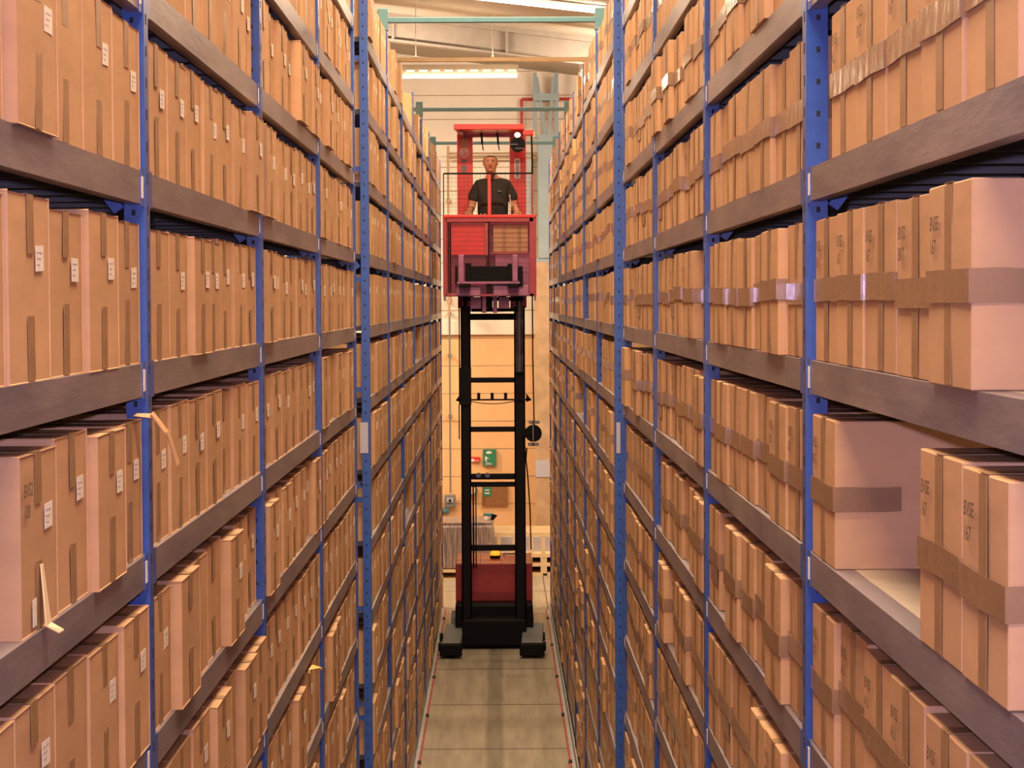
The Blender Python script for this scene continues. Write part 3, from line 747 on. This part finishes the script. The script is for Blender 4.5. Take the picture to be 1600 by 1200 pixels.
tb('side_rail', 'red', [(X0, X0+.03, dc+.06, db, ZT-.03, ZT), (X1-.03, X1, dc+.06, db, ZT-.03, ZT)], bevel=.004)
tb('side_panel', 'darkred', [(X0+.005, X0+.012, dc+.03, db, ZB-.05, ZT-.03), (X1-.012, X1-.005, dc+.03, db, ZB-.05, ZT-.03)])
# wire mesh infill on the cab front
m = MB(); x = X0+.03
while x < X1-.03: m.box(x-.0016, x+.0016, dc+.008, dc+.012, ZB+.03, ZT-.075); x += .021
z = ZB+.05
while z < ZT-.08: m.box(X0+.03, X1-.03, dc+.012, dc+.016, z-.0015, z+.0015); z += .05
m.build('mesh_infill', 'darkred', T)
cpx = XZ(760.5, 0, dc)[0]
tb('centre_post', 'black', [(cpx-.018, cpx+.022, dc+.012, dc+.035, ZB+.02, XZ(0, 352, dc)[1]), ])
tb('gate_stile', 'darkred', [(cpx-.032, cpx+.0, dc+.0, dc+.012, XZ(0, 402, dc)[1], XZ(0, 352, dc)[1])])
x0, x1 = XZ(704, 0, dc)[0], XZ(757, 0, dc)[0]
tb('red_panel', 'red', [(x0-.02, x1, dc+.06, dc+.075, XZ(0, 401, dc)[1], ZT-.04)])
tb('lower_panel', 'darkred', [(X0+.04, XZ(760, 0, dc)[0], dc+.20, dc+.22, ZB, XZ(0, 401, dc)[1])])
tb('rear_panel', 'darkred', [(X0+.02, X1-.02, dc+.425, dc+.435, ZB, ZT-.04)])
tb('hand_rest', 'red', [(X0+.02, X1-.02, dc+.18, dc+.34, ZT-.03, ZT+.001)], bevel=.004)
tb('right_panel', 'darkred', [(XZ(762, 0, dc)[0], XZ(826, 0, dc)[0], dc+.415, dc+.424, ZB+.03, ZT-.04)])
tb('mauve_panel', 'mauve', [(XZ(772, 0, dc)[0], XZ(826, 0, dc)[0], dc+.10, dc+.12, ZB+.04, XZ(0, 400, dc)[1]-.003)])
tb('box_shelf', 'darkred', [(XZ(762, 0, dc)[0], XZ(828, 0, dc)[0], dc+.06, dc+.41, XZ(0, 400, dc)[1]-.003, XZ(0, 398, dc)[1])])
# carriage with black cross block
fd = dc-.10
cg = empty('tmp', (0, 0, 0), None, None); bpy.data.objects.remove(cg)
for pa, pb in ((716, 725), (800.5, 809)):
    tb('carriage_arm', 'mauve', [pbox(pa, pb, 398, 441, fd, fd+.10)], bevel=.004)
tb('carriage_block', 'black', [pbox(727, 800, 416, 440, fd+.02, fd+.10), pbox(727, 736, 411, 440, fd, fd+.10), pbox(793, 800, 412, 440, fd, fd+.10)], bevel=.006)
tb('carriage_stub', 'black', [pbox(711, 715, 416, 445, fd+.04, fd+.10)])
tb('carriage_stub', 'black', [pbox(809.5, 817, 416, 448, fd+.04, fd+.10)])
tb('carriage_lip', 'mauve', [pbox(714, 812, 440, 443, fd, fd+.10)])
for pa, pb in ((717, 735), (793, 811)):
    tb('fork', 'black', [pbox(pa, pb, 443, 449, fd-.25, fd+.05)], bevel=.004)
tb('carriage_plate', 'mauve', [pbox(713, 751, 449, 462, fd+.06, fd+.10), pbox(771, 826, 446, 462, fd+.06, fd+.10)], bevel=.004)
tb('support_beam', 'mauve', [pbox(735, 752, 464, 487, dm-.3, dm-.02), pbox(779, 796, 464, 487, dm-.3, dm-.02)], bevel=.004)
tb('support_post', 'mauve', [pbox(753, 760, 446, 489, dm-.32, dm-.2), pbox(770, 777, 446, 489, dm-.32, dm-.2)], bevel=.004)
tb('support_core', 'black', [pbox(760.5, 769.5, 446, 487, dm-.30, dm-.15)])
tb('support_bar', 'black', [pbox(722, 818, 464, 470, dm-.15, dm-.02)])
# upper gate of wire mesh
G0 = XZ(693, 300, dc)[0]; G1 = XZ(832, 300, dc)[0]; GT = XZ(765, 271, dc)[1]
tb('gate_rail', 'black', [(G0, G1+.006, dc+.0, dc+.016, GT-.009, GT+.009), (G0-.006, G0+.006, dc, dc+.016, ZT, GT)])
tb('gate_post', 'darkred', [(G1-.010, G1+.010, dc, dc+.016, ZT, GT)])
tb('gate_centre_bar', 'red', [(cpx-.0, cpx+.035, dc+.0, dc+.016, ZT, GT-.01)])
m = MB(); x = G0+.045
while x < G1-.02: m.box(x-.0010, x+.0010, dc+.004, dc+.008, ZT, GT-.009); x += .045
z = ZT+.045
while z < GT-.02: m.box(G0, G1, dc+.008, dc+.012, z-.0010, z+.0010); z += .045
m.build('gate_mesh', 'dark', T)
# rear pillars, overhead guard
dp = 24.82
PZ1 = XZ(0, 212, dp)[1]
for k, (pa, pb) in enumerate(((714.5, 739), (796.5, 822))):
    xa = XZ(pa, 300, dp)[0]; xb = XZ(pb, 300, dp)[0]
    pl = tb('cab_pillar', 'red', [(xa, xb, dp, dp+.06, 3.84, PZ1)], bevel=.006)
    if k == 0:
        cxp, czp = XZ(725.5, 239, dp-.004)
        n = 20; mm = MB()
        for q in range(n):
            t0, t1 = 2*PI*q/n, 2*PI*(q+1)/n
            mm.prism([(cxp+.052*math.cos(t0), dp-.003, czp+.052*math.sin(t0)), (cxp+.052*math.cos(t1), dp-.003, czp+.052*math.sin(t1)), (cxp+.041*math.cos(t1), dp-.003, czp+.041*math.sin(t1)), (cxp+.041*math.cos(t0), dp-.003, czp+.041*math.sin(t0))], (0, .002, 0))
        mm.build('round_logo_ring', 'white', pl)
        cu = bpy.data.curves.new('logo_letters', 'FONT'); cu.body = 'BT'; cu.size = .062; cu.align_x = 'CENTER'; cu.align_y = 'CENTER'; cu.extrude = .001; cu.offset = .0015
        tmp = bpy.data.objects.new('tmp', cu); C.objects.link(tmp); me = bpy.data.meshes.new_from_object(tmp.evaluated_get(bpy.context.evaluated_depsgraph_get())); bpy.data.objects.remove(tmp)
        me.materials.clear(); me.materials.append(M['white']); lo = bpy.data.objects.new('logo_letters', me); C.objects.link(lo); lo.parent = pl
        lo.matrix_parent_inverse = Matrix.Identity(4); lo.matrix_basis = Matrix.Translation((cxp, dp-.004, czp)) @ Matrix.Rotation(PI/2, 4, 'X'); PILLAR_FIX = lo
        for (a_, b_, c_, d_) in ((721, 729, 249, 254), (721, 728.5, 258, 271)): tb('grey_plate', 'grey', [pbox(a_, b_, c_, d_, dp-.003, dp)], parent=pl)
        tb('upper_plate', 'tan', [pbox(720, 731, 212, 231, dp-.003, dp)], parent=pl)
    else:
        lp_ = tb('white_label', 'white', [pbox(803.5, 813, 247.5, 279, dp-.004, dp)], parent=pl)
        MB().box(*pbox(806, 811, 250, 276, dp-.0045, dp-.004)).build('label_text_block', 'lightgrey', lp_)
ga = XZ(709, 200, 24.1)[0]; gb = XZ(819, 200, 24.1)[0]; gz0 = XZ(0, 206, 24.1)[1]; gz1 = XZ(0, 197.5, 24.1)[1]
MB().prism([(ga, 24.05, gz0), (gb, 24.05, gz0), (gb-.0, 24.9, gz0+.02), (ga+.03, 24.9, gz0+.02)], (0, 0, gz1-gz0)).build('overhead_guard', 'red', T, bevel=.006)
tb('guard_brace', 'darkred', [(ga+.04, gb-.02, 24.75, 24.85, gz0-.03, gz0+.01)])
tb('guard_gusset', 'darkred', [(ga+.05, ga+.10, 24.2, 24.82, gz0-.04, gz0)])
for px in (753.5, 778.5):
    x, z = XZ(px, 221, 24.5)
    MB().cyl((x-.01, 24.5, gz0), (x, 24.5, gz0-.13), .011, 8).cyl((x, 24.5, gz0-.13), (x+.012, 24.5, gz0-.20), .006, 8).build('hanging_cable', 'rubber', T)
aa = XZ(819, 210, 24.1)[0]; ab = XZ(835, 210, 24.1)[0]
arm = tb('side_arm', 'red', [(aa, ab-.012, 24.08, 24.2, XZ(0, 215, 24.1)[1], XZ(0, 206, 24.1)[1])], bevel=.01)
tb('orange_marker', 'orange_lens', [(ab-.012, ab+.002, 24.1, 24.18, XZ(0, 217, 24.1)[1], XZ(0, 209, 24.1)[1])], parent=arm)
x, z = XZ(808.5, 211, 24.05)
MB().ell((x, 24.04, z), .032, .02, .028, 12, 8).build('work_lamp', 'lamp_on', T, smooth=True)
x, z = XZ(809, 226, 24.2)
MB().cyl((x, 24.15, z), (x, 24.22, z), .085, 20).build('cab_fan', 'black', T)
tb('fan_guard', 'grey', [(x-.10, x+.0, 24.14, 24.15, z-.004, z+.004), (x-.03, x+.07, 24.14, 24.15, z-.05, z-.042)])
xg = XZ(829.5, 300, 24.2)[0]
MB().tube([(xg+.01, 24.2, XZ(0, 215, 24.2)[1]), (xg+.018, 24.2, XZ(0, 262, 24.2)[1]), (xg+.012, 24.2, XZ(0, 300, 24.2)[1]), (xg+.02, 24.2, 4.0)], .010, 6).build('mast_cable', 'rubber', T)
# operator console with pale handles
cs = tb('control_console', 'black', [(XZ(744, 0, 24.1)[0], XZ(764, 0, 24.1)[0], 23.98, 24.07, 4.5, ZT-.005)], bevel=.01)
for px in (748, 754, 761): x = XZ(px, 0, 24.1)[0]; MB().cyl((x, 24.02, ZT-.01), (x+.02, 24.02, ZT+.016), .012, 8).build('control_lever', 'white', cs)
x = XZ(796, 0, 24.2)[0]; MB().tube([(x, 24.3, 4.7), (x, 24.3, XZ(0, 318, 24.3)[1]), (x-.01, 24.3, XZ(0, 308, 24.3)[1])], .008, 6).build('grab_rod', 'white', T)

# box carried in the cab
bx0, bx1 = XZ(769, 0, dc)[0], XZ(823, 0, dc)[0]
bz0, bz1 = XZ(0, 398, dc)[1]+.0005, XZ(0, 354.5, dc)[1]
bo = MB().box(bx0, bx1, dc+.08, dc+.40, bz0, bz1).build('cardboard_box', 'card', bevel=.003)
tag(bo, 'cardboard box with two dark tape strips, carried in the red truck cab', 'box')
bo['group'] = 'boxes handled by the truck'
for pa in (786, 810): x = XZ(pa, 0, dc+.08)[0]; c_ = MB().box(x-.02, x+.02, dc+.078, dc+.08, bz0+.001, bz1).build('tape_strip', 'tape_dull'); c_.parent = bo

# ------------------------------------------------------------------ driver
def skin_mesh(name, verts, edges, radii, sub=2):
    me = bpy.data.meshes.new(name); me.from_pydata(verts, edges, []); o = bpy.data.objects.new(name, me); C.objects.link(o)
    md = o.modifiers.new('s', 'SKIN'); md.use_smooth_shade = True
    for k, r in enumerate(radii):
        rr = r if isinstance(r, tuple) else (r, r); me.skin_vertices[0].data[k].radius = rr
        me.skin_vertices[0].data[k].use_root = (k == 0)
    sb = o.modifiers.new('u', 'SUBSURF'); sb.levels = sub; sb.render_levels = sub
    dg = bpy.context.evaluated_depsgraph_get(); r_ = bpy.data.meshes.new_from_object(o.evaluated_get(dg))
    bpy.data.objects.remove(o); return r_
PX = XZ(770, 300, 24.5)[0]-.0; FZ = 3.84; PY = 24.52
S = 1.0
def build_person():
    V = []; E = []; Rr = []
    def add(p, r, par=None):
        V.append((p[0]*S+PX, p[1]*S+PY, p[2]*S+FZ)); Rr.append(tuple(q*S for q in r) if isinstance(r, tuple) else r*S)
        if par is not None: E.append((par, len(V)-1))
        return len(V)-1
    pel = add((0, 0, .93), (.15, .11))
    wst = add((0, .0, 1.06), (.155, .115), pel); chest = add((0, -.01, 1.24), (.165, .12), wst)
    up = add((0, .0, 1.38), (.13, .09), chest); nk = add((-.015, -.01, 1.47), .058, up); nk2 = add((-.02, -.025, 1.53), .056, nk)
    hd = add((-.025, -.045, 1.595), (.071, .08), nk2); hd2 = add((-.025, -.04, 1.655), (.081, .090), hd); hd3 = add((-.025, -.03, 1.69), (.064, .070), hd2)
    hands = []
    for q in (-1, 1):
        sh = add((q*.155, .0, 1.375), .068, up); el0 = add((q*.215, .0, 1.25), .052, sh); el = add((q*.242, .0, 1.115), .044, el0)
        fa = add((q*.262, -.15, 1.085), .040, el); wr = add((q*.272, -.262, 1.05), .027, fa)
        pm = add((q*.275, -.32, 1.052), (.036, .018), wr); pk = add((q*.275, -.352, 1.055), (.038, .016), pm)
        hands.append((q, pm, pk))
        hp = add((q*.09, 0, .85), .085, pel); kn = add((q*.10, -.01, .47), .058, hp); ak = add((q*.10, .01, .08), .040, kn)
        ft = add((q*.105, -.08, .035), .036, ak); add((q*.11, -.15, .025), .030, ft)
    body = skin_mesh('b', V, E, Rr)
    me_list = [(body, 'skin')]
    # fingers: four unequal, curled over the rail, thumb beneath
    for q in (-1, 1):
        for k, (dx, ln) in enumerate(((-.030, .070), (-.010, .080), (.010, .076), (.030, .060))):
            b0 = Vector((q*.275+dx, -.34, 1.055)); v = [b0, b0+Vector((0, -ln*.45, .008)), b0+Vector((0, -ln*.8, -.012)), b0+Vector((0, -ln*.85, -.038))]
            vv = [(p.x*S+PX, p.y*S+PY, p.z*S+FZ) for p in v]
            me_list.append((skin_mesh('f', vv, [(0, 1), (1, 2), (2, 3)], [.0095, .009, .0085, .0075], 1), 'skin'))
        b0 = Vector((q*.275-q*.028, -.315, 1.045)); v = [b0, b0+Vector((-q*.022, -.025, -.008)), b0+Vector((-q*.028, -.055, -.014))]
        vv = [(p.x*S+PX, p.y*S+PY, p.z*S+FZ) for p in v]
        me_list.append((skin_mesh('t', vv, [(0, 1), (1, 2)], [.012, .0105, .009], 1), 'skin'))
    P = lambda x, y, z: (x*S+PX, y*S+PY, z*S+FZ)
    fx = -.025
    face = MB()
    face.prism([P(fx-.012, -.118, 1.60), P(fx+.012, -.118, 1.60), P(fx+.004, -.112, 1.645), P(fx-.004, -.112, 1.645)], (0, -.006, 0), 'skin')
    face.ell(P(fx, -.128, 1.607), .014, .016, .012, 10, 8, 'skin')
    for q in (-1, 1):
        face.ell(P(fx+q*.027, -.113, 1.640), .013, .008, .006, 10, 6, 'white'); face.ell(P(fx+q*.027, -.120, 1.640), .005, .003, .005, 8, 6, 'eye')
        face.ell(P(fx+q*.028, -.117, 1.655), .020, .007, .004, 10, 6, 'hair')
        face.ell(P(fx+q*.077, -.03, 1.625), .010, .020, .030, 10, 8, 'skin')
    face.ell(P(fx, -.116, 1.573), .024, .008, .006, 10, 6, 'lips')
    face.ell(P(fx, -.098, 1.545), .030, .024, .020, 10, 8, 'skin')
    # join into one continuous body mesh
    bm = bmesh.new(); names = ['skin', 'white', 'eye', 'hair', 'lips']
    for me, mt in me_list:
        bm.from_mesh(me)
    fm = face.mesh('face'); mm = {k: names.index(n) for k, n in enumerate(face.mats)}
    n0 = len(bm.faces); bm.from_mesh(fm); bm.faces.ensure_lookup_table()
    for f in bm.faces: f.smooth = True
    for f in bm.faces[:n0]: f.material_index = 0
    for f in bm.faces[n0:]: f.material_index = mm[f.material_index]
    out = bpy.data.meshes.new('person'); bm.to_mesh(out); bm.free(); 
    for n in names: out.materials.append(M[n])
    o = bpy.data.objects.new('person', out); C.objects.link(o)
    tag(o, 'balding man in a dark polo shirt, hands on the rail of the raised cab', 'person')
    # shirt
    V2 = []; E2 = []; R2 = []
    def add2(p, r, par=None):
        V2.append((p[0]*S+PX, p[1]*S+PY, p[2]*S+FZ)); R2.append(tuple(q*S for q in r) if isinstance(r, tuple) else r*S)
        if par is not None: E2.append((par, len(V2)-1))
        return len(V2)-1
    a0 = add2((0, 0, .88), (.185, .14)); a1 = add2((0, 0, 1.06), (.185, .145), a0); a2 = add2((0, -.01, 1.24), (.195, .148), a1); a3 = add2((0, 0, 1.375), (.155, .11), a2)
    a4 = add2((-.012, -.005, 1.455), .072, a3)
    for q in (-1, 1):
        b1 = add2((q*.150, .0, 1.372), .082, a3); b2 = add2((q*.208, .0, 1.28), .074, b1); b3 = add2((q*.236, .0, 1.185), .070, b2)
    sm = skin_mesh('shirt', V2, E2, R2); sm.materials.clear(); sm.materials.append(M['shirt'])
    so = bpy.data.objects.new('polo_shirt', sm); C.objects.link(so); so.parent = o
    kb = MB().prism([P(-.06, -.105, 1.50), P(.03, -.105, 1.50), P(.0, -.145, 1.44), P(-.03, -.145, 1.44)], (0, .012, .006)).build('collar', 'shirt'); kb.parent = so
    lg = MB().box(*[c_ for c_ in (PX+.06, PX+.09, PY-.165, PY-.155, FZ+1.30, FZ+1.312)]).build('chest_logo', 'grey'); lg.parent = so
    V3 = [P(0, 0, .93), P(0, 0, .84)]; E3 = [(0, 1)]; R3 = [(.165, .125), (.15, .12)]
    for q in (-1, 1):
        n = len(V3); V3 += [P(q*.09, 0, .76), P(q*.10, -.01, .47), P(q*.10, .005, .09)]; E3 += [(1, n), (n, n+1), (n+1, n+2)]; R3 += [.095, .075, .065]
    tm = skin_mesh('trousers', V3, E3, R3, 1); tm.materials.clear(); tm.materials.append(M['trouser'])
    to = bpy.data.objects.new('trousers', tm); C.objects.link(to); to.parent = o
    # short hair: thin shell round the sides and back, receding in front
    hm = MB(); hm.ell(P(fx, -.018, 1.652), .083, .092, .060, 20, 14)
    me = hm.mesh('hair', 'hair'); bm = bmesh.new(); bm.from_mesh(me)
    dl = [v for v in bm.verts if (v.co.y < PY-.030-.0 and v.co.z < FZ+2) or v.co.z < FZ+1.625]
    bmesh.ops.delete(bm, geom=dl, context='VERTS'); bm.to_mesh(me); bm.free()
    ho = bpy.data.objects.new('hair', me); C.objects.link(ho); ho.parent = o
    md = ho.modifiers.new('s', 'SOLIDIFY'); md.thickness = .004
    # shoes
    for q in (-1, 1):
        MB().box(*[v for v in (PX+q*.105-.045, PX+q*.105+.045, PY-.20, PY+.06, FZ+.001, FZ+.075)]).build('shoe', 'black', bevel=.02).parent = o
build_person()

# ------------------------------------------------------------------ goods beyond the truck
c0 = at(688, 905, 30.6); c1 = at(772, 905, 30.6)
zt2 = at(0, 824, 30.6).z
wr = empty('wrapped_pallet_load', ((c0.x+c1.x)/2, 31.1, 0), 'stretch-wrapped grey-brown goods stacked on a pallet left of the truck by the wall', 'pallet load')
MB().box(c0.x-.1, c1.x, 30.6, 31.6, .145, zt2).build('wrapped_goods', 'wrap', wr, bevel=.04)
MB().box(c0.x-.06, c1.x-.02, 30.62, 31.5, zt2, zt2+.035).build('top_sheet', 'wrap', wr, bevel=.01)
pm = MB()
pm.box(c0.x-.12, c1.x+.02, 30.58, 31.62, .10, .14).box(c0.x-.12, c1.x+.02, 30.58, 31.62, 0.0, .02)
for x in (c0.x-.12, (c0.x+c1.x)/2-.07, c1.x-.1): pm.box(x, x+.12, 30.58, 31.62, .02, .10)
pm.build('pallet', 'cream', wr)
c = at(766, 806, 30.9); e = empty('tape_dispenser', (c.x, 31.0, zt2+.036), 'small teal and black tape dispenser lying on the wrapped pallet load', 'tape gun')
MB().box(c.x-.10, c.x+.05, 30.9, 30.98, zt2+.09, zt2+.13).build('body', 'teal', e, bevel=.01)
MB().prism([(c.x+.02, 30.9, zt2+.12), (c.x+.10, 30.9, zt2+.10), (c.x+.05, 30.9, zt2+.036), (c.x-.0, 30.9, zt2+.036)], (0, .07, 0)).build('handle', 'black', e)
MB().cyl((c.x-.06, 30.89, zt2+.066), (c.x-.06, 30.97, zt2+.066), .03, 14).build('roll', 'white', e)
# cream slatted pallets standing on edge / stillage right of the truck
c0 = at(757, 905, 30.9); c1 = at(868, 905, 30.9); zt3 = at(0, 836, 30.9).z; zb = .0
sl = empty('cream_stillage', ((c0.x+c1.x)/2, 31.2, 0), 'cream open-sided stillage with slotted base standing right of the truck by the wall', 'stillage')
fr_ = MB(); H3 = zt3
fr_.box(c0.x, c1.x, 30.9, 30.95, H3-.06, H3)
for px in (757, 775, 800, 826, 845, 866): x = at(px, 0, 30.9).x; fr_.box(x-.025, x+.03, 30.903, 30.947, .321, H3-.061)
fr_.build('front_frame', 'cream', sl)
MB().box(c0.x, c1.x, 31.7, 31.75, .3, H3).build('rear_panel', 'cream', sl)
MB().box(c0.x, c1.x, 31.2, 31.22, .3, H3-.1).build('grey_contents', 'lightgrey', sl)
bs = MB()
for z0, z1 in ((0, .05), (.14, .19), (.27, .32)): bs.box(c0.x, c1.x, 30.9, 31.75, z0, z1)
for px in (757, 775, 798, 823, 846, 866): x = at(px, 0, 30.9).x; bs.box(x-.045, x+.045, 30.903, 31.747, .0505, .1395); bs.box(x-.045, x+.045, 30.903, 31.747, .1905, .2695)
bs.build('slotted_base', 'cream', sl)
MB().box(c0.x+.02, c1.x-.02, 31.6, 31.65, .05, .27).build('inner_board', 'dark', sl)
x = at(848, 0, 30.9).x; MB().box(x-.03, x+.03, 30.895, 30.9, .01, .04).build('mark', 'dark', sl)
